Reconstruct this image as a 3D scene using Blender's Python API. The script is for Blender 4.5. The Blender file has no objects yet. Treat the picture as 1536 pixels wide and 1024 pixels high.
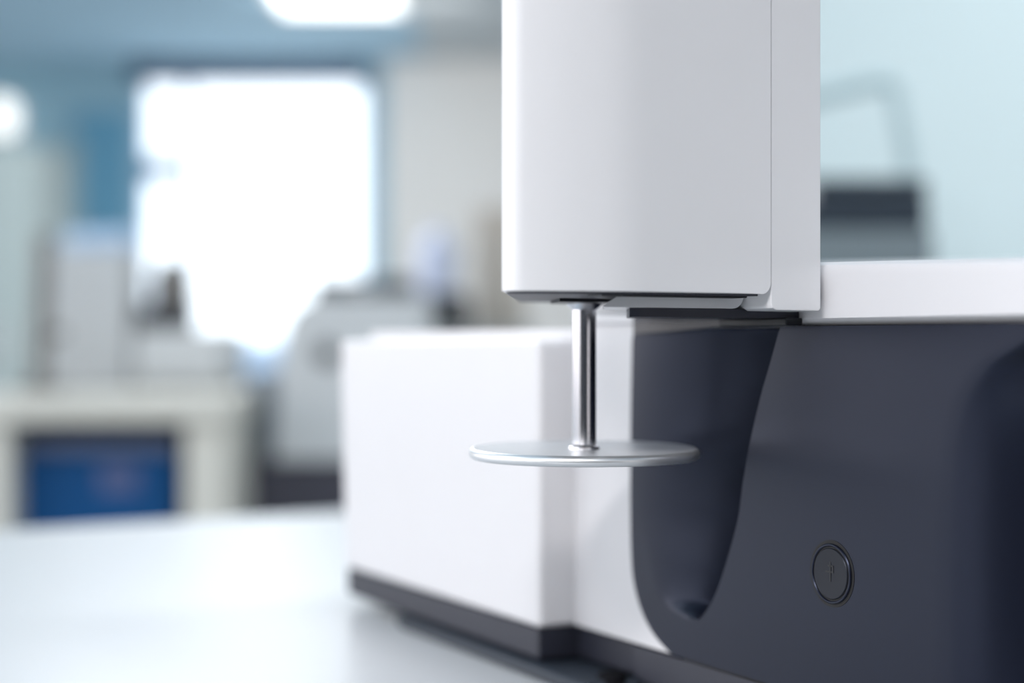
import bpy, bmesh, math, random
from mathutils import Vector, Matrix
random.seed(4)
C = bpy.context.scene.collection
PI = math.pi

# ------------------------------------------------------------------ materials
def mat(name, color, rough=0.5, metal=0.0, spec=0.5, noise=0.0, nscale=40.0, bump=0.0, bscale=900.0, coat=0.0, tint=None):
    m = bpy.data.materials.new(name); m.use_nodes = True
    nt = m.node_tree; b = nt.nodes['Principled BSDF']
    b.inputs['Base Color'].default_value = (*color, 1)
    b.inputs['Roughness'].default_value = rough
    b.inputs['Metallic'].default_value = metal
    b.inputs['Specular IOR Level'].default_value = spec
    b.inputs['Coat Weight'].default_value = coat
    if tint: b.inputs['Specular Tint'].default_value = (*tint, 1)
    tc = nt.nodes.new('ShaderNodeTexCoord')
    if noise > 0:
        n = nt.nodes.new('ShaderNodeTexNoise'); n.inputs['Scale'].default_value = nscale
        r = nt.nodes.new('ShaderNodeValToRGB')
        r.color_ramp.elements[0].color = (*[c*(1-noise) for c in color], 1)
        r.color_ramp.elements[1].color = (*[min(1, c*(1+noise)) for c in color], 1)
        nt.links.new(tc.outputs['Object'], n.inputs['Vector'])
        nt.links.new(n.outputs['Fac'], r.inputs['Fac'])
        nt.links.new(r.outputs['Color'], b.inputs['Base Color'])
    if bump > 0:
        n2 = nt.nodes.new('ShaderNodeTexNoise'); n2.inputs['Scale'].default_value = bscale
        bp = nt.nodes.new('ShaderNodeBump'); bp.inputs['Strength'].default_value = bump
        bp.inputs['Distance'].default_value = 0.0002
        nt.links.new(tc.outputs['Object'], n2.inputs['Vector'])
        nt.links.new(n2.outputs['Fac'], bp.inputs['Height'])
        nt.links.new(bp.outputs['Normal'], b.inputs['Normal'])
    return m

def emit(name, color, strength):
    m = bpy.data.materials.new(name); m.use_nodes = True
    nt = m.node_tree; b = nt.nodes['Principled BSDF']
    b.inputs['Base Color'].default_value = (*color, 1)
    b.inputs['Emission Color'].default_value = (*color, 1)
    b.inputs['Emission Strength'].default_value = strength
    return m

M = {}
M['white']   = mat('white_plastic', (0.73, 0.724, 0.742), 0.38, noise=0.01, bump=0.03)
M['satin']   = mat('satin_white_cover', (0.83, 0.828, 0.842), 0.26, noise=0.01, bump=0.02)
M['panel']   = mat('anthracite_plastic', (0.0035, 0.0045, 0.0105), 0.33, spec=0.46, tint=(0.62, 0.71, 1.0), noise=0.06, nscale=300, bump=0.06, bscale=2500)
M['base']    = mat('grey_base_plastic', (0.024, 0.026, 0.040), 0.45, noise=0.05)
M['scoopshade']    = mat('grey_scoop_shade', (0.10, 0.095, 0.10), 0.5, noise=0.04)
M['cup']     = mat('pale_sage_cupboard_paint', (0.31, 0.37, 0.37), 0.6, noise=0.03)
M['shadowband']  = mat('shadow_band_slate', (0.020, 0.028, 0.042), 0.55, noise=0.05)
M['black']   = mat('black_plastic', (0.008, 0.009, 0.012), 0.45, noise=0.05)
M['groove']  = mat('black_gap', (0.002, 0.002, 0.003), 0.6)
M['cap']     = mat('button_cap_plastic', (0.008, 0.009, 0.013), 0.42, spec=0.35, tint=(0.8, 0.86, 1.0), noise=0.06, nscale=300)
M['rubber']  = mat('black_rubber', (0.004, 0.004, 0.006), 0.8, spec=0.15, noise=0.1)
M['chrome']  = mat('polished_steel', (0.80, 0.79, 0.82), 0.17, metal=1.0, noise=0.02)
M['alu']     = mat('satin_aluminium', (0.84, 0.85, 0.86), 0.36, metal=0.8, noise=0.02, nscale=120)
M['table']   = mat('white_laminate', (0.54, 0.555, 0.57), 0.30, spec=0.28, noise=0.01, nscale=8)
M['leg']     = mat('grey_powder_coat', (0.45, 0.47, 0.49), 0.5, noise=0.03)
M['floor']   = mat('grey_vinyl_floor', (0.50, 0.54, 0.57), 0.4, noise=0.05, nscale=6)
M['ceil']    = mat('blue_grey_ceiling_tiles', (0.42, 0.60, 0.72), 0.9, noise=0.03, nscale=3)
M['wallblue']= mat('pale_blue_wall_paint', (0.33, 0.52, 0.62), 0.8, noise=0.02, nscale=3)
M['wallgrey']= mat('warm_grey_wall_paint', (0.74, 0.73, 0.71), 0.8, noise=0.02, nscale=3)
M['wallgrey2']= mat('grey_ceiling_tiles', (0.52, 0.55, 0.56), 0.9, noise=0.03, nscale=3)
M['wallteal']= mat('pale_teal_wall_paint', (0.66, 0.78, 0.80), 0.7, noise=0.02, nscale=3)
M['blue']    = mat('steel_blue_board', (0.14, 0.36, 0.52), 0.7, noise=0.03)
M['door']    = mat('sage_grey_door_paint', (0.40, 0.52, 0.54), 0.6, noise=0.03)
M['header']  = mat('slate_blue_blind_box', (0.03, 0.065, 0.13), 0.6, noise=0.05)
M['frame']   = mat('grey_blue_window_frame', (0.36, 0.46, 0.60), 0.5, noise=0.03)
M['pane']    = emit('daylit_window_glass', (0.90, 0.96, 1.0), 1.6)
M['lamp']    = emit('lit_lamp_diffuser', (1.0, 0.99, 0.95), 2.2)
M['lampdim'] = emit('lit_wall_lamp_diffuser', (1.0, 1.0, 0.97), 1.3)
M['lampbody']= mat('white_lamp_metal', (0.8, 0.8, 0.8), 0.4, noise=0.02)
M['beige']   = mat('beige_laminate', (0.66, 0.65, 0.59), 0.5, noise=0.02, nscale=10)
M['kneeshade'] = mat('knee_space_shade', (0.06, 0.07, 0.075), 0.6, noise=0.05)
M['bin']     = mat('royal_blue_plastic', (0.002, 0.070, 0.22), 0.5, spec=0.2, noise=0.06, nscale=12)
M['binrim']  = mat('dusky_blue_plastic', (0.10, 0.13, 0.22), 0.5, noise=0.05)
M['tag']     = mat('faded_violet_label', (0.08, 0.11, 0.25), 0.6, noise=0.05)
M['lgrey']   = mat('light_grey_enclosure', (0.60, 0.62, 0.63), 0.5, noise=0.02)
M['paleblue']= mat('pale_blue_plastic', (0.50, 0.66, 0.86), 0.35, noise=0.02)
M['mgrey']   = mat('mid_grey_enclosure', (0.40, 0.41, 0.40), 0.5, noise=0.03)
M['brown']   = mat('grey_brown_plastic', (0.19, 0.18, 0.17), 0.5, noise=0.05)
M['dark']    = mat('charcoal_plastic', (0.022, 0.026, 0.032), 0.5, noise=0.05)
M['navy']    = mat('dark_navy_metal', (0.014, 0.026, 0.042), 0.5, noise=0.05)
M['slate']   = mat('cabinet_side_shade', (0.12, 0.16, 0.21), 0.5, noise=0.05)
M['plinth']  = mat('dark_plinth_paint', (0.045, 0.045, 0.065), 0.5, noise=0.05)
M['lav']     = mat('lavender_white_polythene', (0.62, 0.67, 0.84), 0.4, noise=0.02)
M['cream']   = mat('cream_board', (0.64, 0.57, 0.50), 0.7, noise=0.03)
M['hoop']    = mat('pale_teal_tube_paint', (0.44, 0.57, 0.60), 0.5, noise=0.03)
M['sgrey']   = mat('blue_grey_shelf_paint', (0.16, 0.20, 0.22), 0.5, noise=0.03)

# ------------------------------------------------------------------ mesh helpers
def finish(name, bm, m, parent=None, smooth=True, angle=35):
    bmesh.ops.recalc_face_normals(bm, faces=bm.faces)
    me = bpy.data.meshes.new(name); bm.to_mesh(me); bm.free()
    o = bpy.data.objects.new(name, me); C.objects.link(o)
    me.materials.append(m)
    if smooth:
        me.polygons.foreach_set('use_smooth', [True]*len(me.polygons))
        me.set_sharp_from_angle(angle=math.radians(angle))
    if smooth:
        wn = o.modifiers.new('even_shading', 'WEIGHTED_NORMAL'); wn.keep_sharp = True; wn.weight = 80
    if parent is not None: o.parent = parent
    return o

def add_box(bm, x0, x1, y0, y1, z0, z1, bev=0.0, seg=3):
    b2 = bmesh.new()
    vs = [b2.verts.new((x, y, z)) for x in (x0, x1) for y in (y0, y1) for z in (z0, z1)]
    for f in ((0,1,3,2),(4,6,7,5),(0,4,5,1),(2,3,7,6),(0,2,6,4),(1,5,7,3)):
        b2.faces.new([vs[i] for i in f])
    if bev > 0:
        bmesh.ops.bevel(b2, geom=b2.edges[:], offset=bev, segments=seg, profile=0.5, affect='EDGES')
    merge(bm, b2)

def merge(bm, b2):
    me = bpy.data.meshes.new('tmp'); b2.to_mesh(me); b2.free()
    bm.from_mesh(me); bpy.data.meshes.remove(me)

def box(name, m, parent, x0, x1, y0, y1, z0, z1, bev=0.0, seg=3):
    bm = bmesh.new(); add_box(bm, x0, x1, y0, y1, z0, z1, bev, seg)
    return finish(name, bm, m, parent)

def prism(pts, lo, hi, axis):
    """extrude a polygon; axis 'z': pts=(x,y); 'y': pts=(x,z); 'x': pts=(y,z)"""
    bm = bmesh.new()
    def P(a, b, t):
        return {'z': (a, b, t), 'y': (a, t, b), 'x': (t, a, b)}[axis]
    A = [bm.verts.new(P(a, b, lo)) for a, b in pts]
    B = [bm.verts.new(P(a, b, hi)) for a, b in pts]
    bm.faces.new(A); bm.faces.new(B)
    n = len(pts)
    for i in range(n):
        bm.faces.new((A[i], A[(i+1) % n], B[(i+1) % n], B[i]))
    bmesh.ops.recalc_face_normals(bm, faces=bm.faces)
    return bm

def bevel_where(bm, test, off, seg=4):
    es = [e for e in bm.edges if test(e)]
    if es: bmesh.ops.bevel(bm, geom=es, offset=off, segments=seg, profile=0.5, affect='EDGES')

def add_lathe(bm, prof, cx=0, cy=0, n=48, sx=1, sy=1, power=2.0, rot=0.0):
    """prof: list of (r, z); superellipse cross-section when power != 2"""
    rings = []
    for r, z in prof:
        if r < 1e-7:
            rings.append([bm.verts.new((cx, cy, z))]); continue
        ring = []
        for i in range(n):
            a = 2*PI*i/n
            c, s = math.cos(a), math.sin(a)
            k = (abs(c)**power + abs(s)**power)**(-1/power)
            x, y = r*sx*k*c, r*sy*k*s
            ring.append(bm.verts.new((cx + x*math.cos(rot) - y*math.sin(rot), cy + x*math.sin(rot) + y*math.cos(rot), z)))
        rings.append(ring)
    for A, B in zip(rings, rings[1:]):
        if len(A) == 1 and len(B) == 1: continue
        if len(A) == 1:
            for i in range(n): bm.faces.new((A[0], B[i], B[(i+1) % n]))
        elif len(B) == 1:
            for i in range(n): bm.faces.new((A[i], A[(i+1) % n], B[0]))
        else:
            for i in range(n): bm.faces.new((A[i], A[(i+1) % n], B[(i+1) % n], B[i]))
    if len(rings[0]) > 1: bm.faces.new(rings[0])
    if len(rings[-1]) > 1: bm.faces.new(rings[-1])

def lathe(name, m, parent, prof, **k):
    bm = bmesh.new(); add_lathe(bm, prof, **k); return finish(name, bm, m, parent)

def tube(name, m, parent, pts, r, n=16):
    bm = bmesh.new(); pts = [Vector(p) for p in pts]; rings = []
    up = Vector((0, 1, 0.01)).normalized()
    for i, p in enumerate(pts):
        t = (pts[min(i+1, len(pts)-1)] - pts[max(i-1, 0)]).normalized()
        u = up.cross(t).normalized(); v = t.cross(u)
        rings.append([bm.verts.new(p + r*(math.cos(2*PI*j/n)*u + math.sin(2*PI*j/n)*v)) for j in range(n)])
    for A, B in zip(rings, rings[1:]):
        for j in range(n): bm.faces.new((A[j], A[(j+1) % n], B[(j+1) % n], B[j]))
    bm.faces.new(rings[0]); bm.faces.new(rings[-1])
    return finish(name, bm, m, parent)

def smooth_path(pts, sub=8):
    out = []; P = [Vector(p) for p in pts]
    for i in range(len(P)-1):
        p0, p1, p2, p3 = P[max(i-1, 0)], P[i], P[i+1], P[min(i+2, len(P)-1)]
        for k in range(sub):
            t = k/sub
            out.append(0.5*((2*p1) + (p2-p0)*t + (2*p0-5*p1+4*p2-p3)*t*t + (3*p1-p0-3*p2+p3)*t**3))
    out.append(P[-1]); return out

def interp(tab, v):
    """piecewise monotone-ish (smooth) interpolation of a sorted (key, value) table"""
    if v <= tab[0][0]: return tab[0][1]
    if v >= tab[-1][0]: return tab[-1][1]
    n = len(tab)
    for i in range(n-1):
        if tab[i][0] <= v <= tab[i+1][0]:
            x0, y0 = tab[i]; x1, y1 = tab[i+1]; h = x1-x0
            def slope(j):
                if j == 0: return (tab[1][1]-tab[0][1])/(tab[1][0]-tab[0][0])
                if j == n-1: return (tab[-1][1]-tab[-2][1])/(tab[-1][0]-tab[-2][0])
                return (tab[j+1][1]-tab[j-1][1])/(tab[j+1][0]-tab[j-1][0])
            t = (v-x0)/h; m0, m1 = slope(i)*h, slope(i+1)*h
            return (2*t**3-3*t**2+1)*y0 + (t**3-2*t**2+t)*m0 + (-2*t**3+3*t**2)*y1 + (t**3-t**2)*m1

def tag(o, label=None, cat=None, group=None, kind=None):
    if label: o['label'] = label
    if cat: o['category'] = cat
    if group: o['group'] = group
    if kind: o['kind'] = kind
    return o

def thing(name, label, cat, loc=(0, 0, 0), rz=0.0, group=None):
    o = bpy.data.objects.new(name, None); o.empty_display_size = 0.05
    C.objects.link(o); o.location = loc; o.rotation_euler = (0, 0, rz)
    return tag(o, label, cat, group)

# ------------------------------------------------------------------ frame of the place
HC = 1.06                    # eye height
F = 2400.0                   # focal length in pixels of the 1536 px frame
TH = math.radians(28.68)     # the analyzer's front runs 28.7 degrees off the line of sight
ST, CT = math.sin(TH), math.cos(TH)
ORG = (0.12, 0.60)           # button axis on the analyzer's front plane
TABLE = 0.901                # bench top height
G = HC - TABLE               # eye above bench top
def fx(px, m=0.0):           # analyzer x of a point on the plane m in front of its face
    k = (px-768)/F
    # X = .12 + ST*x - CT*m ; Y = .6 - CT*x - ST*m ; X = k*Y
    return (k*(0.6 - ST*m) - 0.12 + CT*m)/(ST + k*CT)
def fz(px, py, m=0.0):       # height above the bench top
    x = fx(px, m); Y = 0.6 - CT*x - ST*m
    return G + (512-py)/F*Y
def at(px, Y): return (px-768)/F*Y
def hz(py, Y): return HC + (512-py)/F*Y

# ================================================================== ANALYZER
an = thing('laboratory_analyzer', 'white and anthracite bench-top analyzer with a steel lift platform under its white tower', 'lab instrument',
           (ORG[0], ORG[1], TABLE), -(PI/2 - TH))
# local axes: +x along the front towards the camera, +y into the machine, z up from the bench top
ZB = G - 0.1355     # bottom of the housing
ZP = G + 0.0059     # top of the dark panel
ZL = G + 0.0088     # lower edge of the lid face

left_px = [(1004, 982), (985, 957), (968, 929), (955, 893), (948, 852), (945.5, 760), (946, 640), (948, 520), (949, 492)]
left_tab = sorted([(fz(a, b), fx(a)) for a, b in left_px])
left_tab = [(ZB-0.001, left_tab[0][1]+0.004)] + [t for t in left_tab if t[0] > ZB+0.0005] + [(ZP+0.002, fx(950))]
lip_px = [(1173, 484), (1170, 491), (1155, 545), (1141, 594), (1124, 668), (1114, 725), (1107, 777), (1087, 851), (1073, 891), (1060, 915)]
lip_tab = sorted([(fz(a, b), fx(a)) for a, b in lip_px])
ZS = fz(1040, 927)  # lowest point of the scoop
lip_tab = [(ZS, fx(1049))] + [t for t in lip_tab if t[0] > ZS+0.001]
sl_px = [(955, 484), (953, 600), (956, 760), (968, 830), (980, 880), (996, 910)]
sl_tab = sorted([(fz(a, b), fx(a)) for a, b in sl_px])
sl_tab = [(ZS, fx(1010))] + sl_tab
XD = 0.106          # plane of the near end face
rad_tab = sorted([(fz(1420, 1024), 0.045), (fz(1420, 760), 0.045), (fz(1430, 620), 0.040), (fz(1470, 550), 0.028), (fz(1536, 510), 0.011), (ZP, 0.006)])
DMAX = 0.13

# outline of the near corner: turns quickly at first, then eases into the end face
CORNER = []
_x = _y = 0.0
for _i in range(240):
    _a = PI/2*((_i+0.5)/240)**0.55
    _x += math.cos(_a); _y += math.sin(_a)
    if _i % 12 == 11: CORNER.append((_x, _y))
CORNER = [(a/_x, b/_x) for a, b in CORNER]

def panel_mesh():
    bm = bmesh.new(); rows = []
    NZ = 110
    zs = [ZB + (ZP-ZB)*i/NZ for i in range(NZ+1)]
    # a corner radius at the panel's top left
    for z in zs:
        row = []
        xl0 = interp(left_tab, z)
        ct = z - (ZP-0.006)
        if ct > 0: xl0 += 0.006*(1-math.sqrt(max(0, 1-(ct/0.006)**2)))*0.8
        has = z > ZS
        xr = interp(lip_tab, z) if has else interp(lip_tab, ZS)
        xs = interp(sl_tab, z) if has else interp(sl_tab, ZS)
        xs = max(xs, xl0 + 0.0012)
        xr = max(xr, xs + 0.0004)
        W = xr-xs
        e = min(1.0, max(0.0, (z-ZS)/0.005)); D = min(DMAX, 0.95*W)*(0.5*e + 0.5*e*e*(3-2*e)) if has else 0.0
        for i in range(4): row.append((xl0 + (xs-xl0)*i/4, 0.0))
        NS = 44
        for i in range(NS+1):
            t = 1-i/NS                       # 1 at the soft far side, 0 at the lip
            q = 1-t                          # rolls away from the face like a rounded corner, then the near wall
            f = 1-math.sqrt(max(0, 1-(q/0.97)**2)) if q < 0.86 else None
            if f is None:
                f0 = 1-math.sqrt(1-(0.86/0.97)**2); e = (q-0.86)/0.14
                f = f0*math.sqrt(max(0, 1-e*e))
            x = xs + (xr-xs)*(1-t)
            row.append((x, D*f))
        R = interp(rad_tab, z); x1 = XD-R
        for i in range(1, 17): row.append((xr + (x1-xr)*i/16, 0.0))
        for cx_, cy_ in CORNER: row.append((x1 + R*cx_, R*cy_))
        row.append((XD, 0.16)); row.append((XD, 0.26))
        rows.append([bm.verts.new((x, y, z)) for x, y in row])
    for A, B in zip(rows, rows[1:]):
        for i in range(len(A)-1):
            bm.faces.new((A[i], A[i+1], B[i+1], B[i]))
    # turned-in edges all round so that the panel has thickness
    def lip(vs, depth):
        w = [bm.verts.new((v.co.x, v.co.y+depth, v.co.z)) for v in vs]
        for i in range(len(vs)-1): bm.faces.new((vs[i], vs[i+1], w[i+1], w[i]))
    lip([r[0] for r in rows], 0.004)
    lip(rows[0][:-2], 0.004)
    return bm
pbm = panel_mesh()
bmesh.ops.remove_doubles(pbm, verts=pbm.verts, dist=1e-6)
panel = finish('front_panel', pbm, M['panel'], an, angle=40)
panel['label'] = 'anthracite front panel with a deep rounded scoop'

MB_ = 0.0183
xa = fx(509, MB_)
# white housing left of and behind the panel
pts = [(xa+0.004, ZB), (left_tab[1][1]+0.0012, ZB)]
for i in range(41):
    z = ZB + (ZL-ZB)*i/40
    pts.append((interp(left_tab, z)+0.0012, z))
pts[1] = (pts[2][0], ZB-0.0001)
XLID = fx(886)
pts += [(XLID, ZL), (XLID, G+0.0062), (xa+0.004, G+0.0062)]
bm = prism(pts, 0.0012, 0.29, 'y')
add_box(bm, -0.10, XD-0.006, 0.062, 0.285, ZB, ZL-0.001, 0.002)
finish('housing', bm, M['white'], an, angle=30)

# projecting side module (the white box on the left)
MB_ = 0.0183
xa, xb = fx(509, MB_), fx(860, 0.0)
ztop, zbot = G + 0.0006, G - 0.1362
bm = bmesh.new()
vs = {}
for X, tag_ in ((xa, 'a'), (xb, 'b')):
    for y in (-MB_, 0.02):
        for z in (zbot, ztop):
            xx = X + (0.008 if (tag_ == 'a' and z == zbot) else 0) - (0.0012 if (tag_ == 'b' and y == -MB_) else 0)
            vs[(tag_, y, z)] = bm.verts.new((xx, y, z))
k = [vs[(t, y, z)] for t in 'ab' for y in (-MB_, 0.02) for z in (zbot, ztop)]
for f in ((0,1,3,2),(4,6,7,5),(0,4,5,1),(2,3,7,6),(0,2,6,4),(1,5,7,3)):
    bm.faces.new([k[i] for i in f])
bmesh.ops.recalc_face_normals(bm, faces=bm.faces)
bmesh.ops.bevel(bm, geom=bm.edges[:], offset=0.003, segments=4, profile=0.5, affect='EDGES')
finish('side_module', bm, M['white'], an, angle=60)

# lid: white, wedge shaped, with a chamfer under its front edge
def lid():
    bm = bmesh.new(); secs = []
    for x, zt in ((XLID, G+0.0352), (fx(1235), G+0.0301), (fx(1536), G+0.0269), (XD+0.0005, G+0.0266)):
        prof = [(-0.0012, ZL), (-0.0012, zt-0.004), (-0.0002, zt-0.0013), (0.003, zt), (0.28, zt+0.01), (0.28, ZP+0.0003), (0.0030, ZP+0.0003)]
        secs.append([bm.verts.new((x, y, z)) for y, z in prof])
    for A, B in zip(secs, secs[1:]):
        n = len(A)
        for i in range(n): bm.faces.new((A[i], A[(i+1) % n], B[(i+1) % n], B[i]))
    bm.faces.new(secs[0]); bm.faces.new(secs[-1])
    return bm
finish('lid', lid(), M['white'], an, angle=30)

# dark base under everything, on feet
bm = bmesh.new()
xn = fx(945, -0.002)
base_pts = [(xa+0.011, -MB_+0.001), (xb-0.003, -MB_+0.001), (xb-0.002, 0.004), (xn, 0.004), (xn+0.006, 0.0006), (XD-0.02, 0.0006), (XD-0.004, 0.02), (XD-0.004, 0.28), (xa+0.011, 0.28)]
bb = prism(base_pts, 0.0065, ZB-0.0012, 'z')
bevel_where(bb, lambda e: all(abs(v.co.z-0.0065) < 1e-5 for v in e.verts), 0.003, 3)
finish('base', bb, M['base'], an, angle=40)
box('seam', M['groove'], an, fx(1022), XD-0.03, 0.0012, 0.02, ZB-0.0014, ZB-0.0001)
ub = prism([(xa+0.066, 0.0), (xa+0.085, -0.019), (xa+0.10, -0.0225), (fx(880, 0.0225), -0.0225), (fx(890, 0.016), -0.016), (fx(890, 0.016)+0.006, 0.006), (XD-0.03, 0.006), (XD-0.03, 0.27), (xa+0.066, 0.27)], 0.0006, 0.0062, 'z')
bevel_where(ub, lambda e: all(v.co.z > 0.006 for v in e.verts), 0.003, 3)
finish('shadow_flange', ub, M['shadowband'], an)  # dark flange shaped to stand for the shadow and reflection under the base
for x, y in ((fx(918, 0.004), -0.004), (xa+0.06, 0.03), (xa+0.06, 0.25), (XD-0.04, 0.04), (XD-0.04, 0.25)):
    lathe('foot', M['rubber'], an, [(0.0065, 0.0), (0.0075, 0.001), (0.0075, 0.005), (0.006, 0.0085)], cx=x, cy=y, n=24)

# ---- tower: column, arm cover with rounded nose, shell beneath
ZT = G + 0.30                # top, above the picture
zc = G + 0.0173              # bottom of the cover
ms = 0.0287                  # seam between cover and column
def cover_plan():
    p = [(-0.125, -ms), (0.0, -ms)]
    R = 0.100; m0 = 0.0825
    p.append((0.0, -0.05))
    for i in range(25):
        a = math.radians(26)*i/24
        p.append((-R*(1-math.cos(a)), -(m0 + R*math.sin(a))))
    # tight nose
    r = 0.0075; a0 = math.radians(26)
    cx = p[-1][0] - r*math.cos(a0); cy = p[-1][1] + r*math.sin(a0)
    for i in range(1, 17):
        a = a0 + math.radians(100)*i/16
        p.append((cx + r*math.cos(a), cy - r*math.sin(a)))
    p.append((-0.125, -0.066))
    return p
cb = prism(cover_plan(), zc, ZT, 'z')
def on(v, **k): return all(abs(getattr(v.co, a)-b) < 2e-5 for a, b in k.items())
bevel_where(cb, lambda e: all(on(v, y=-ms, z=zc) for v in e.verts), 0.0042, 8)
bevel_where(cb, lambda e: all(abs(v.co.z-zc) < 2e-5 for v in e.verts) and not all(v.co.x < -0.12 for v in e.verts), 0.0006, 2)
finish('arm_cover', cb, M['satin'], an, angle=28)
cp = cover_plan(); gx = sum(p[0] for p in cp)/len(cp); gy = -0.075
fl = prism([(gx+(x-gx)*0.975 if x < -0.1 else x-0.0012, (y+0.0025 if y < -0.07 else y-0.005 if y > -0.04 else y)) for x, y in cp], zc-0.0007, zc+0.002, 'z')
finish('underside_shade_plate', fl, M['base'], an, angle=28)  # dark plate gives the white cover's underside its shade by colour

bm = prism([(-ms+0.0006, ZT), (-ms+0.0006, G+0.0137), (-ms+0.0013, G+0.0123), (-ms+0.0029, G+0.0115),
            (-0.0062, G+0.0113), (-0.0053, G+0.0117), (-0.0049, G+0.0125), (-0.0049, ZT)], -0.125, -0.0005, 'x')
bevel_where(bm, lambda e: all(abs(v.co.x+0.0005) < 2e-5 for v in e.verts), 0.0005, 2)
finish('column', bm, M['satin'], an, angle=28)
box('column_core', M['base'], an, -0.12, -0.004, -ms-0.001, -ms+0.001, G+0.03, ZT-0.001)

# shell under the cover: its left end is cut back, its right end curls up towards the column
xsF, xsB = -0.016, -0.058
mF, mB = None, None
def shell():
    bm = bmesh.new()
    def mm(px, x):          # distance in front of the face at analyzer x, on the line of sight px
        k = (px-768)/F
        return (0.12 + ST*x - k*(0.6 - CT*x))/(CT - k*ST)
    rows = []
    for x in (xsF, xsB):
        l1, l2 = mm(904, x), mm(926, x)
        pr = [(-l2, G+0.0162), (-l1, G+0.0128), (-l1+0.0006, G+0.0123)]
        for i in range(0, 9):
            a = PI/2*i/8; r = 0.0052
            pr.append((-ms-0.0002-r + r*math.sin(a), G+0.0123 + r*(1-math.cos(a))))
        pr.append((-ms-0.0002, G+0.024)); pr.append((-l2, G+0.024))
        rows.append([bm.verts.new((x, y, z)) for y, z in pr])
    n = len(rows[0])
    for i in range(n): bm.faces.new((rows[0][i], rows[0][(i+1) % n], rows[1][(i+1) % n], rows[1][i]))
    bm.faces.new(rows[0]); bm.faces.new(rows[1])
    return bm
finish('arm_shell', shell(), M['satin'], an, angle=30)
box('dark_band', M['black'], an, -0.0155, -0.006, -0.098, -ms-0.006, G+0.0160, G+0.019, 0.0005)  # black slab along the underside of the cover
finish('slot_plate', prism([(-0.100, -0.064), (-0.062, -0.082), (-0.062, -0.030), (-0.100, -0.030)], G+0.0154, G+0.019, 'z'), M['black'], an)
xp = fx(1193, 0.003)
finish('pivot_plate', prism([(xp, 0.0), (xp, -0.070), (xp-0.004, -0.076), (-0.055, -0.056), (-0.055, 0.0)], ZL+0.0002, G+0.0122, 'z'), M['base'], an)
finish('scoop_shade_strip', prism([(fx(954), fz(954, 501)), (fx(1000), fz(1000, 497)), (fx(1075), fz(1075, 490)), (fx(1188), fz(1188, 488.5)), (fx(1188), ZL), (fx(954), ZL)], -0.0016, 0.0016, 'y'), M['scoopshade'], an)  # grey strip carrying the shade of the lid's underside above the scoop
box('lid_shade_strip', M['base'], an, fx(954), -0.058, -0.0018, 0.0, ZL+0.0001, G+0.0130, 0.0004)  # dark strip over the lid face, standing in for shade under the tower
box('chamfer_shade', M['black'], an, -0.058, xp+0.003, -0.010, -0.0017, G+0.0061, ZL+0.0002, 0.0006)  # black block in place of the shadow on the lid chamfer
box('mounting_block', M['base'], an, -0.110, -0.022, -0.0055, 0.0, G+0.0122, G+0.028, 0.0006)

# ---- lift rod and platform
mr = 0.0572; xr_ = fx(876, mr)
rod = lathe('lift_rod', M['chrome'], an, [(0.0049, G-0.0415), (0.0049, G+0.0165)], cx=xr_, cy=-mr, n=64)
lathe('collar', M['chrome'], rod, [(0.0049, G+0.0128), (0.0064, G+0.0140), (0.0072, G+0.0152)], cx=xr_, cy=-mr, n=64)
zp0 = G-0.0471; th = 0.0043
prof = [(0.0, zp0+0.0002), (0.040, zp0)]
for i in range(13):
    a = -PI/2 + PI*i/12
    prof.append((0.0445 + th/2*math.cos(a), zp0+th/2 + th/2*math.sin(a)))
prof += [(0.0425, zp0+th-0.0003), (0.005, zp0+th-0.0006), (0.0, zp0+th-0.0006)]
pl = lathe('lift_platform', M['alu'], an, prof, cx=xr_, cy=-mr, n=128, power=2.12, rot=(PI/2-TH), sy=1.08)
lathe('hub', M['chrome'], pl, [(0.0064, zp0+th-0.0007), (0.0062, zp0+th+0.0003), (0.0050, zp0+th+0.0010)], cx=xr_, cy=-mr, n=48)

# ---- power button on the panel
zb = G-0.087
def ydisc(prof, cx, cz, n=64):
    """lathe about the panel normal; prof (r, y)"""
    bm = bmesh.new(); add_lathe(bm, prof, n=n)
    bmesh.ops.transform(bm, verts=bm.verts, matrix=Matrix.Translation((cx, 0, cz)) @ Matrix.Rotation(PI/2, 4, 'X'))
    return bm       # z of the profile becomes -y: outwards
bt = finish('power_button', ydisc([(0.0126, -0.002), (0.0126, 0.00015), (0.0113, 0.00018), (0.0112, -0.0005)], 0, zb), M['groove'], an)
def ring(prof, cx, cz, n=72):
    bm = bmesh.new(); rings = []
    for r, h in prof:
        rings.append([bm.verts.new((cx + r*math.cos(2*PI*i/n), -h, cz + r*math.sin(2*PI*i/n))) for i in range(n)])
    rings.append(rings[0])
    for A, B in zip(rings, rings[1:]):
        for i in range(n): bm.faces.new((A[i], A[(i+1) % n], B[(i+1) % n], B[i]))
    return bm
finish('bezel', ring([(0.0113, 0.0), (0.0113, 0.0006), (0.0110, 0.0009), (0.0105, 0.0009), (0.0102, 0.0006), (0.0102, 0.0)], 0, zb), M['panel'], bt)
finish('gap', ring([(0.0102, 0.0), (0.0102, 0.00035), (0.0095, 0.00035), (0.0095, 0.0)], 0, zb), M['groove'], bt)
finish('cap', ydisc([(0.0096, -0.001), (0.0096, 0.0006), (0.0093, 0.0009), (0.0060, 0.0008), (0.0, 0.0007)], 0, zb), M['cap'], bt)
bm = bmesh.new()
add_box(bm, -0.0014, 0.0018, -0.00092, -0.0007, zb+0.0026, zb+0.0032)
add_box(bm, 0.0012, 0.0018, -0.00092, -0.0007, zb+0.0008, zb+0.0032)
add_box(bm, -0.0026, 0.0018, -0.00092, -0.0007, zb+0.0004, zb+0.0010)
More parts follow.
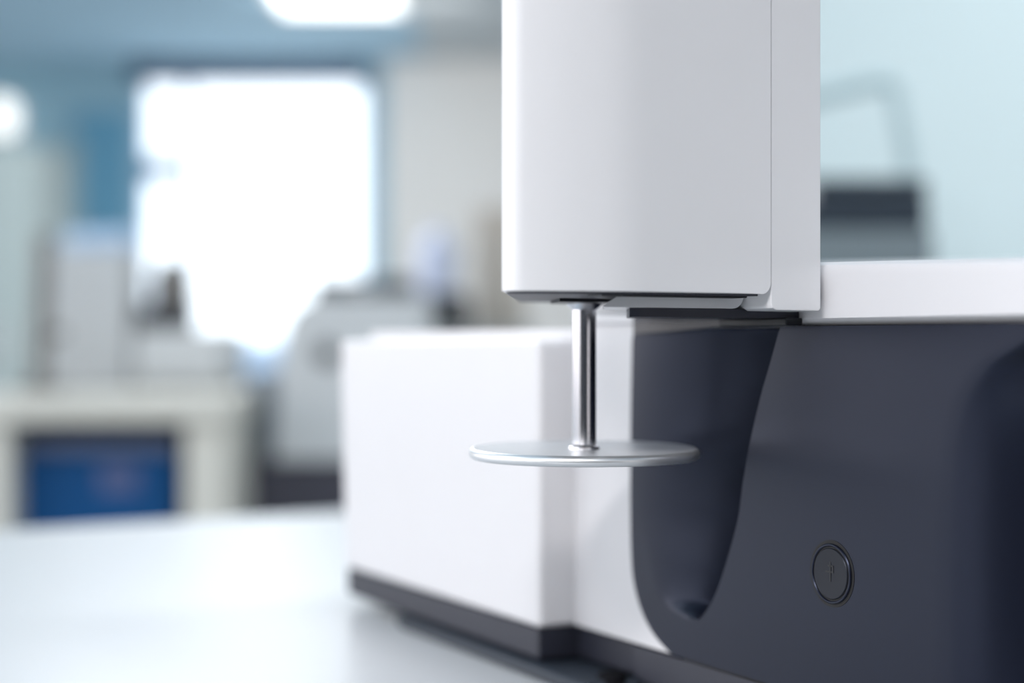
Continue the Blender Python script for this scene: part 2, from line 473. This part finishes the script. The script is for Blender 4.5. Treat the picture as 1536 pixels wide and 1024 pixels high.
add_box(bm, -0.0003, 0.0003, -0.00092, -0.0007, zb-0.0030, zb+0.0044)
finish('symbol', bm, M['black'], bt)

# ================================================================== BENCH THE ANALYZER STANDS ON
tb = thing('work_table', 'white laboratory table under the white analyzer', 'table', (ORG[0], ORG[1], 0), -(PI/2 - TH))
box('tabletop', M['table'], tb, -0.925, 0.21, -0.95, 0.62, TABLE-0.032, TABLE, 0.003)
for x in (-0.86, 0.15):
    for y in (-0.88, 0.55):
        box('leg', M['leg'], tb, x-0.025, x+0.025, y-0.025, y+0.025, 0.0, TABLE-0.032, 0.003)

# ================================================================== ROOM
def structure(name, m, *a, **k):
    o = box(name, m, None, *a, **k); o['kind'] = 'structure'; return o
CEIL = HC + 1.64
YB = 9.4
structure('floor', M['floor'], -3.2, 4.2, -3.2, YB+0.2, -0.1, 0.0)
structure('ceiling', M['ceil'], -3.2, 4.2, -3.0, YB+0.2, CEIL, CEIL+0.1)
o = structure('ceiling_soffit', M['wallgrey2'], at(628, 8.4), 4.2, 3.2, YB, CEIL-0.03, CEIL); o.name = 'ceiling.001'
# back wall with a window opening
wx0, wx1 = at(211, YB), at(555, YB)
wz0, wz1 = hz(520, YB), hz(119, YB)
bm = bmesh.new()
add_box(bm, -3.2, wx0, YB, YB+0.2, 0, CEIL)
add_box(bm, wx1, 4.2, YB, YB+0.2, 0, CEIL)
add_box(bm, wx0, wx1, YB, YB+0.2, 0, wz0)
add_box(bm, wx0, wx1, YB, YB+0.2, wz1, CEIL)
finish('wall_back', bm, M['wallblue'])['kind'] = 'structure'
o = structure('wall_left', M['wallgrey'], -3.4, -3.2, 4.2, YB+0.2, 0, CEIL)
bm = bmesh.new()
add_box(bm, -3.4, -3.2, -3.0, 4.2, 0, 0.85)
add_box(bm, -3.4, -3.2, -3.0, 4.2, 2.55, CEIL)
o = finish('wall_left_window_side', bm, M['wallgrey']); o.name = 'wall_left.001'; o['kind'] = 'structure'
structure('wall_right', M['wallteal'], at(1130, 3.0), 4.2, 3.0, 3.1, 0, CEIL)
structure('dark_blocker_side', M['dark'], 2.4, 2.6, -1.5, 3.0, 0, CEIL)  # unseen, added dark so the panel's end face reflects no light
structure('dark_blocker_behind', M['dark'], -3.2, 2.6, -3.4, -3.2, 0, 2.25)  # unseen dark screen, added to keep the panel's rounded corner dark
# warm grey pier right of the window
structure('wall_pier', M['wallgrey'], at(578, YB-0.25), at(1100, YB-0.25), YB-0.25, YB, 0, HC+1.62)

# the window: frame, panes, mullions
w = bpy.data.objects.new('window_1', None); C.objects.link(w); w['kind'] = 'structure'
w.location = ((wx0+wx1)/2, YB, wz0)
def wpart(name, m, x0, x1, y0, y1, z0, z1, parent=None, bev=0.0):
    L = w.location
    return box(name, m, parent or w, x0-L.x, x1-L.x, y0-L.y, y1-L.y, z0-L.z, z1-L.z, bev)
bm = bmesh.new(); L = w.location
fw = 0.045
for a in ((wx0, wx0+fw*0.4, wz0, wz1), (wx1-fw, wx1, wz0, wz1), (wx0, wx1, wz0, wz0+fw), (wx0, wx1, wz1-fw*0.5, wz1)):
    add_box(bm, a[0]-L.x, a[1]-L.x, 0.04, 0.12, a[2]-L.z, a[3]-L.z)
add_box(bm, wx0-L.x, at(282, YB)-L.x, 0.03, 0.1, hz(270, YB)-L.z, hz(235, YB)-L.z)
add_box(bm, at(274, YB)-L.x, at(282, YB)-L.x, 0.05, 0.1, 0.0, wz1-wz0)
finish('window_frame', bm, M['frame'], w)
wpart('pane', M['pane'], wx0+0.01, wx1-0.01, YB+0.10, YB+0.115, wz0+0.01, wz1-0.01)
o = wpart('blind_box', M['header'], wx0-0.03, wx1-0.02, YB-0.10, YB+0.02, wz1-0.02, wz1+0.13)
wpart('window_sill', M['frame'], wx0-0.04, wx1+0.04, YB-0.08, YB+0.04, wz0-0.04, wz0)

d1 = bpy.data.objects.new('door_1', None); C.objects.link(d1); d1['kind'] = 'structure'
d1.location = (at(78, YB), YB, 0)
hw = at(110, YB)-at(78, YB)
box('door_leaf', M['door'], d1, -hw, hw, -0.05, 0.0, 0.0, 2.2, 0.005)
box('door_frame', M['door'], d1, hw, hw+0.05, -0.06, 0.0, 0.0, 2.25, 0.005)
tube('door_handle', M['alu'], d1, [(hw-0.06, -0.05, 1.0), (hw-0.06, -0.09, 1.0), (hw-0.16, -0.09, 1.0)], 0.01)

# window in the left wall, out of the picture: the daylight that lights the analyzer
w2 = bpy.data.objects.new('window_2', None); C.objects.link(w2); w2['kind'] = 'structure'; w2.location = (-3.3, 0.6, 0.85)
bm = bmesh.new()
for y0, y1, z0, z1 in ((-3.6, -3.54, 0, 1.7), (3.54, 3.6, 0, 1.7), (-3.6, 3.6, 0, 0.06), (-3.6, 3.6, 1.64, 1.7)):
    add_box(bm, -0.03, 0.03, y0, y1, z0, z1)
finish('window_frame', bm, M['frame'], w2)

# lamps
def lamp_panel(label, x0, x1, y0, y1):
    t = thing('ceiling_light', label, 'light', ((x0+x1)/2, (y0+y1)/2, CEIL), 0, 'ceiling light panels')
    a, b = (x1-x0)/2, (y1-y0)/2
    bm = bmesh.new()
    for q in ((-a-0.03, -a, -b-0.03, b+0.03), (a, a+0.03, -b-0.03, b+0.03), (-a, a, -b-0.03, -b), (-a, a, b, b+0.03)):
        add_box(bm, q[0], q[1], q[2], q[3], -0.03, 0.0)
    finish('frame', bm, M['lampbody'], t)
    box('diffuser', M['lamp'], t, -a, a, -b, b, -0.022, -0.004)
    return t
lamp_panel('white ceiling light panel above the bright window', at(424, 7.7), at(600, 7.7), 7.0, 7.80)

t = thing('wall_lamp', 'small glowing lamp above the pale tall cupboard at far left', 'light', (at(10, YB), YB, hz(178, YB)))
box('backplate', M['lampbody'], t, -0.09, 0.09, -0.03, 0.0, -0.11, 0.11, 0.005)
lathe('diffuser', M['lampdim'], t, [(0.0, -0.10), (0.05, -0.095), (0.075, -0.06), (0.08, 0.0), (0.075, 0.06), (0.05, 0.095), (0.0, 0.10)], cx=0, cy=-0.11, n=32)

# ================================================================== BACKGROUND THINGS
t = thing('pinboard', 'steel blue board on the back wall left of the bright window', 'board', (at(155, YB), YB, hz(345, YB)))
hw = at(200, YB)-at(155, YB)-0.01
box('board', M['blue'], t, -hw, hw, -0.03, 0.0, 0.0, hz(170, YB)-hz(345, YB), 0.004)
box('rail', M['frame'], t, -hw, hw, -0.04, 0.0, -0.03, 0.0, 0.003)

Y = 6.2
t = thing('tall_cupboard', 'tall pale grey cupboard at the far left under the wall lamp', 'cupboard', (at(5, Y), Y, 0))
hw = at(50, Y)-at(5, Y); zt = hz(214, Y)
box('carcass', M['cup'], t, -hw, hw, 0.02, 0.45, 0.0, zt, 0.004)
for s in (-1, 1):
    dd = box('door', M['cup'], t, min(0, s*hw)+0.003, max(0, s*hw)-0.003, 0.0, 0.02, 0.06, zt-0.02, 0.003)
    tube('handle', M['alu'], dd, [(s*0.03, -0.02, 0.95), (s*0.03, -0.02, 1.15)], 0.006)

# beige bench with the blue bin
Y = 3.2
bx0, bx1 = at(-60, Y), at(346, Y); zt = hz(592, Y)
t = thing('lab_bench', 'beige laboratory bench behind the white table with the blue bin under it', 'bench', ((bx0+bx1)/2, Y, 0))
a = (bx1-bx0)/2; cx = (bx0+bx1)/2
box('worktop', M['beige'], t, -a, a, 0.0, 0.85, zt-0.055, zt, 0.006)
box('side_panel', M['beige'], t, at(272, Y)-cx, a-0.012, 0.03, 0.80, 0.0, zt-0.055, 0.004)
box('side_panel', M['beige'], t, at(-60, Y)-cx, at(6, Y)-cx, 0.03, 0.80, 0.0, zt-0.055, 0.004)
box('back_panel', M['kneeshade'], t, at(6, Y)-cx, at(272, Y)-cx, 0.70, 0.72, 0.0, zt-0.055)  # dark colour stands for the shadow in the knee space, shelf included
box('shelf', M['kneeshade'], t, at(6, Y)-cx, at(272, Y)-cx, 0.05, 0.70, 0.46, 0.48)
Y2 = 3.32
zt2 = hz(655, Y2)
t = thing('storage_bin', 'blue plastic bin under the beige bench', 'bin', (at(142, Y2), Y2, 0.48))
a2 = at(262, Y2)-at(142, Y2)
bm = bmesh.new(); add_box(bm, -a2, a2, 0.0, 0.34, 0.0, zt2-0.48-0.035, 0.012)
finish('tub', bm, M['bin'], t)
box('rim', M['binrim'], t, -a2-0.006, a2+0.006, -0.008, 0.348, zt2-0.48-0.035, zt2-0.48, 0.008)
box('label_patch', M['tag'], t, 0.01, 0.09, -0.004, 0.002, zt2-0.48-0.115, zt2-0.48-0.06, 0.001)

# things on the bench
Y = 3.55
t = thing('bench_instrument', 'light grey instrument with a pale blue lid on the beige bench', 'lab instrument', (at(132, Y), Y, zt))
a = at(205, Y)-at(137, Y); h = hz(372, Y)-zt
box('body', M['lgrey'], t, -a, a-0.008, 0.0, 0.16, 0.0, h, 0.012)
box('lid', M['paleblue'], t, -a*0.62, a-0.010, 0.01, 0.15, h, h+0.036, 0.010)
Y = 3.40
t = thing('stand', 'dark grey column stand at the left end of the beige bench', 'stand', (at(58, Y), Y, zt))
box('base', M['brown'], t, -0.045, 0.035, -0.03, 0.07, 0.0, 0.016, 0.004)
tube('pole', M['brown'], t, [(-0.006, 0.02, 0.016), (0.006, 0.02, hz(350, Y)-zt)], 0.019)
tube('clamp', M['brown'], t, [(0.0, 0.02, 0.12), (0.05, 0.02, 0.125)], 0.010)
Y = 3.48
t = thing('bench_unit', 'low light grey unit on the beige bench carrying the black tray', 'lab instrument', (at(268, Y), Y, zt))
a = at(336, Y)-at(268, Y); h = hz(494, Y)-zt
box('body', M['lgrey'], t, -a, a, 0.0, 0.30, 0.02, h, 0.012)
box('plinth', M['mgrey'], t, -a, a, 0.01, 0.29, 0.0, 0.02, 0.004)
zt3 = zt+h
t = thing('tray', 'shallow black tray in front of the lower left of the window', 'tray', (at(232, Y), Y+0.12, zt3))
a = at(268, Y)-at(232, Y)
box('dish', M['dark'], t, -a, a, -0.06, 0.08, 0.0, 0.052, 0.008)
box('edge', M['dark'], t, -a-0.004, a+0.004, -0.064, 0.084, 0.046, 0.054, 0.003)
t = thing('canister', 'grey brown canister standing in the shallow black tray', 'container', (at(240, Y), Y+0.13, zt3+0.054))
lathe('body', M['brown'], t, [(0.044, 0.0), (0.047, 0.004), (0.047, 0.07), (0.040, 0.082), (0.028, 0.086)], n=32)
lathe('cap', M['mgrey'], t, [(0.030, 0.086), (0.030, 0.104), (0.027, 0.107)], n=32)

# pale blue chair back behind the bench
Y = 4.7
t = thing('plastic_chair', 'pale blue plastic chair behind the right end of the beige bench', 'chair', (at(395, Y), Y, 0))
a = at(448, Y)-at(395, Y)
bm = bmesh.new(); add_box(bm, -a, a, 0.20, 0.24, hz(585, Y), hz(508, Y), 0.018)
finish('backrest', bm, M['paleblue'], t)
box('seat', M['paleblue'], t, -a*1.3, a*1.3, -0.22, 0.20, 0.43, 0.47, 0.015)
for sx in (-1, 1):
    tube('leg', M['leg'], t, [(sx*a*1.2, -0.20, 0.0), (sx*a*1.1, -0.18, 0.44)], 0.012)
    tube('leg', M['leg'], t, [(sx*a*1.2, 0.20, 0.0), (sx*a*1.0, 0.19, 0.44), (sx*a*0.9, 0.215, hz(540, Y))], 0.012)

# floor standing analyzer behind the white box
Y = 3.5
t = thing('floor_cabinet', 'light grey rounded floor cabinet on a dark plinth left of the white analyzer', 'cabinet', (at(510, Y), Y, 0))
X = lambda px: at(px, Y)-at(510, Y)
zl = hz(692, Y); zu = hz(446, Y)
pp = [(X(408), zl), (X(416), hz(560, Y))]
for i in range(9):
    a = PI/2*i/8; r = X(456)-X(416)
    pp.append((X(416)+r*(1-math.cos(a)), hz(560, Y) + (zu-0.008-hz(560, Y))*math.sin(a)))
pp += [(X(470), zu), (X(640), zu), (X(640), zl)]
fb = prism(pp, 0.0, 0.5, 'y'); bevel_where(fb, lambda e: all(abs(v.co.y) < 1e-5 for v in e.verts), 0.01, 3)
finish('body', fb, M['lgrey'], t)
box('side_panel', M['slate'], t, X(366), X(407), 0.06, 0.48, zl, hz(560, Y), 0.008)  # slate colour puts this side of the cabinet in shade
box('plinth', M['plinth'], t, X(372), X(640), 0.02, 0.48, 0.0, zl, 0.006)
po = lathe('port', M['dark'], t, [(0.020, -0.012), (0.024, 0.0), (0.024, 0.02)], cx=0, cy=0, n=24)
po.rotation_euler = (PI/2, 0, 0); po.location = (X(491), 0.01, hz(530, Y))
box('top_plate', M['mgrey'], t, X(465), X(636), 0.01, 0.49, zu, zu+0.004, 0.001)
ztop_ = zu+0.004
t = thing('flat_case', 'flat dark slate case on top of the light grey floor cabinet', 'case', (at(540, Y), Y+0.1, ztop_))
a = at(616, Y)-at(540, Y)
box('shell', M['navy'], t, -a, a, -0.05, 0.25, 0.0, 0.020, 0.006)
box('cover', M['navy'], t, -a, a, -0.05, 0.25, 0.021, 0.040, 0.006)
box('latch', M['leg'], t, -0.02, 0.02, -0.055, -0.05, 0.012, 0.030, 0.001)

Y = 4.0
t = thing('side_cart', 'dark cart top with bottle, half hidden behind the white analyzer', 'cart', (at(690, Y), Y, 0))
z0 = hz(496, Y); X = lambda px: at(px, Y)-at(690, Y)
box('top', M['mgrey'], t, X(625), X(800), 0.0, 0.5, z0-0.03, z0, 0.005)
box('shelf', M['mgrey'], t, X(630), X(795), 0.02, 0.48, 0.30, 0.325, 0.005)
for px in (632, 793):
    for yy in (0.03, 0.47):
        tube('leg', M['leg'], t, [(X(px), yy, 0.0), (X(px), yy, z0-0.03)], 0.014)
t = thing('instrument_box', 'small dark box right of the flat dark slate case, just above the white analyzer', 'box', (at(668, Y), Y+0.08, z0))
a = at(702, Y)-at(668, Y)
box('housing', M['dark'], t, -a, a, -0.06, 0.12, 0.0, hz(446, Y)-z0, 0.012)
box('lid', M['dark'], t, -a*0.95, a*0.95, -0.055, 0.115, hz(446, Y)-z0, hz(440, Y)-z0, 0.003)
t = thing('plastic_bottle', 'lavender white plastic bottle on the small dark box', 'bottle', (at(653, Y), Y+0.1, hz(440, Y)))
r = at(683, Y)-at(653, Y); hh = hz(338, Y)-hz(440, Y)
lathe('body', M['lav'], t, [(r*0.9, 0.0), (r, 0.006), (r, hh*0.68), (r*0.85, hh*0.80), (r*0.45, hh*0.88), (r*0.42, hh*0.92)], n=32)
lathe('cap', M['lav'], t, [(r*0.5, hh*0.90), (r*0.5, hh*0.99), (r*0.42, hh)], n=32)
t = thing('storage_box', 'cream box behind the analyzer rod, right of the lavender bottle', 'box', (at(750, Y), Y+0.25, z0))
a = at(778, Y)-at(738, Y)
box('carton', M['cream'], t, -a, a, -0.1, 0.15, 0.0, hz(318, Y)-z0, 0.004)
box('lid', M['cream'], t, -a-0.004, a+0.004, -0.104, 0.154, hz(318, Y)-z0, hz(304, Y)-z0, 0.004)

# right side: case with hoop on a shelf
Y = 2.3
t = thing('wall_shelf', 'blue grey wall shelf under the dark navy case', 'shelf', (at(1310, Y), 3.0, 0))
X = lambda px: at(px, Y)-at(1310, Y)
zs = hz(344, Y)
box('board', M['sgrey'], t, X(1170), X(1402), Y-3.0, 0.0, zs-0.10, zs, 0.006)
for px in (1190, 1385):
    bb = prism([(0.0, zs-0.10), (0.0, zs-0.35), (-0.02, zs-0.35), (-0.35, zs-0.10)], X(px)-0.012, X(px)+0.012, 'x')
    finish('bracket', bb, M['sgrey'], t)
t = thing('equipment_case', 'dark navy case with a tall pale teal hoop handle on the wall shelf', 'case', (at(1300, Y), Y+0.02, zs))
X = lambda px: at(px, Y)-at(1300, Y)
h = hz(264, Y)-zs
box('shell', M['navy'], t, X(1195), X(1399), 0.0, 0.34, 0.0, h*0.72, 0.008)
box('lid', M['navy'], t, X(1195), X(1399), 0.0, 0.34, h*0.72+0.001, h, 0.008)
box('latch', M['leg'], t, X(1208), X(1222), -0.006, 0.0, h*0.5, h*0.9, 0.001)
H = lambda px, py: (X(px), 0.17, hz(py, Y)-zs)
tube('hoop_handle', M['hoop'], t, smooth_path([H(1185, 262), H(1188, 200), H(1205, 150), H(1240, 122), H(1310, 102), H(1368, 90), H(1388, 100), H(1396, 140), H(1408, 200), H(1412, 262), H(1408, 300)]), 0.013)

# ================================================================== LIGHT
def area(name, loc, rot, sx, sy, energy, color):
    l = bpy.data.lights.new(name, 'AREA'); l.shape = 'RECTANGLE'; l.size = sx; l.size_y = sy
    l.energy = energy; l.color = color
    o = bpy.data.objects.new(name, l); C.objects.link(o); o.location = loc; o.rotation_euler = rot
    return o
area('window_daylight', (-3.22, 0.65, 1.82), (0, -PI/2, 0), 1.5, 7.0, 54, (1.0, 0.975, 0.985))
area('ceiling_lamp_near', (-2.0, 1.0, CEIL-0.03), (0, 0, 0), 1.2, 1.2, 10, (1.0, 0.98, 0.96))
area('ceiling_lamp_far', (-0.9, 4.8, CEIL-0.03), (0, 0, 0), 1.2, 1.2, 95, (0.97, 0.98, 1.0))
area('fill_back_wall', (-0.7, 7.4, CEIL-0.05), (math.radians(42), 0, 0), 1.0, 0.5, 24, (0.98, 0.99, 1.0))  # added fill aimed at the back wall, no fixture of its own
area('fill_behind', (-0.9, -1.4, CEIL-0.03), (math.radians(22), 0, 0), 1.2, 0.6, 100, (1.0, 0.96, 0.955))  # added fill behind the camera to brighten the tower
area('ceiling_lamp_right', (1.6, 1.6, CEIL-0.03), (0, 0, 0), 0.8, 0.8, 42, (0.97, 0.99, 1.0))

wd = bpy.data.worlds.new('World'); bpy.context.scene.world = wd; wd.use_nodes = True
wd.node_tree.nodes['Background'].inputs[0].default_value = (1.0, 0.98, 1.0, 1)
wd.node_tree.nodes['Background'].inputs[1].default_value = 1.0

# ================================================================== CAMERA
cam = bpy.data.cameras.new('camera'); co = bpy.data.objects.new('camera', cam); C.objects.link(co)
co.location = (0, 0, HC); co.rotation_euler = (PI/2, 0, 0)
cam.sensor_width = 36.0; cam.lens = 36.0*F/1536
cam.clip_start = 0.01
cam.dof.use_dof = True; cam.dof.focus_distance = 0.595; cam.dof.aperture_fstop = 3.2
sc = bpy.context.scene; sc.camera = co
sc.view_settings.view_transform = 'Standard'; sc.view_settings.look = 'None'
sc.view_settings.gamma = 1.0; sc.view_settings.exposure = 0.0; sc.view_settings.use_curve_mapping = False
sc.cycles.use_denoising = True
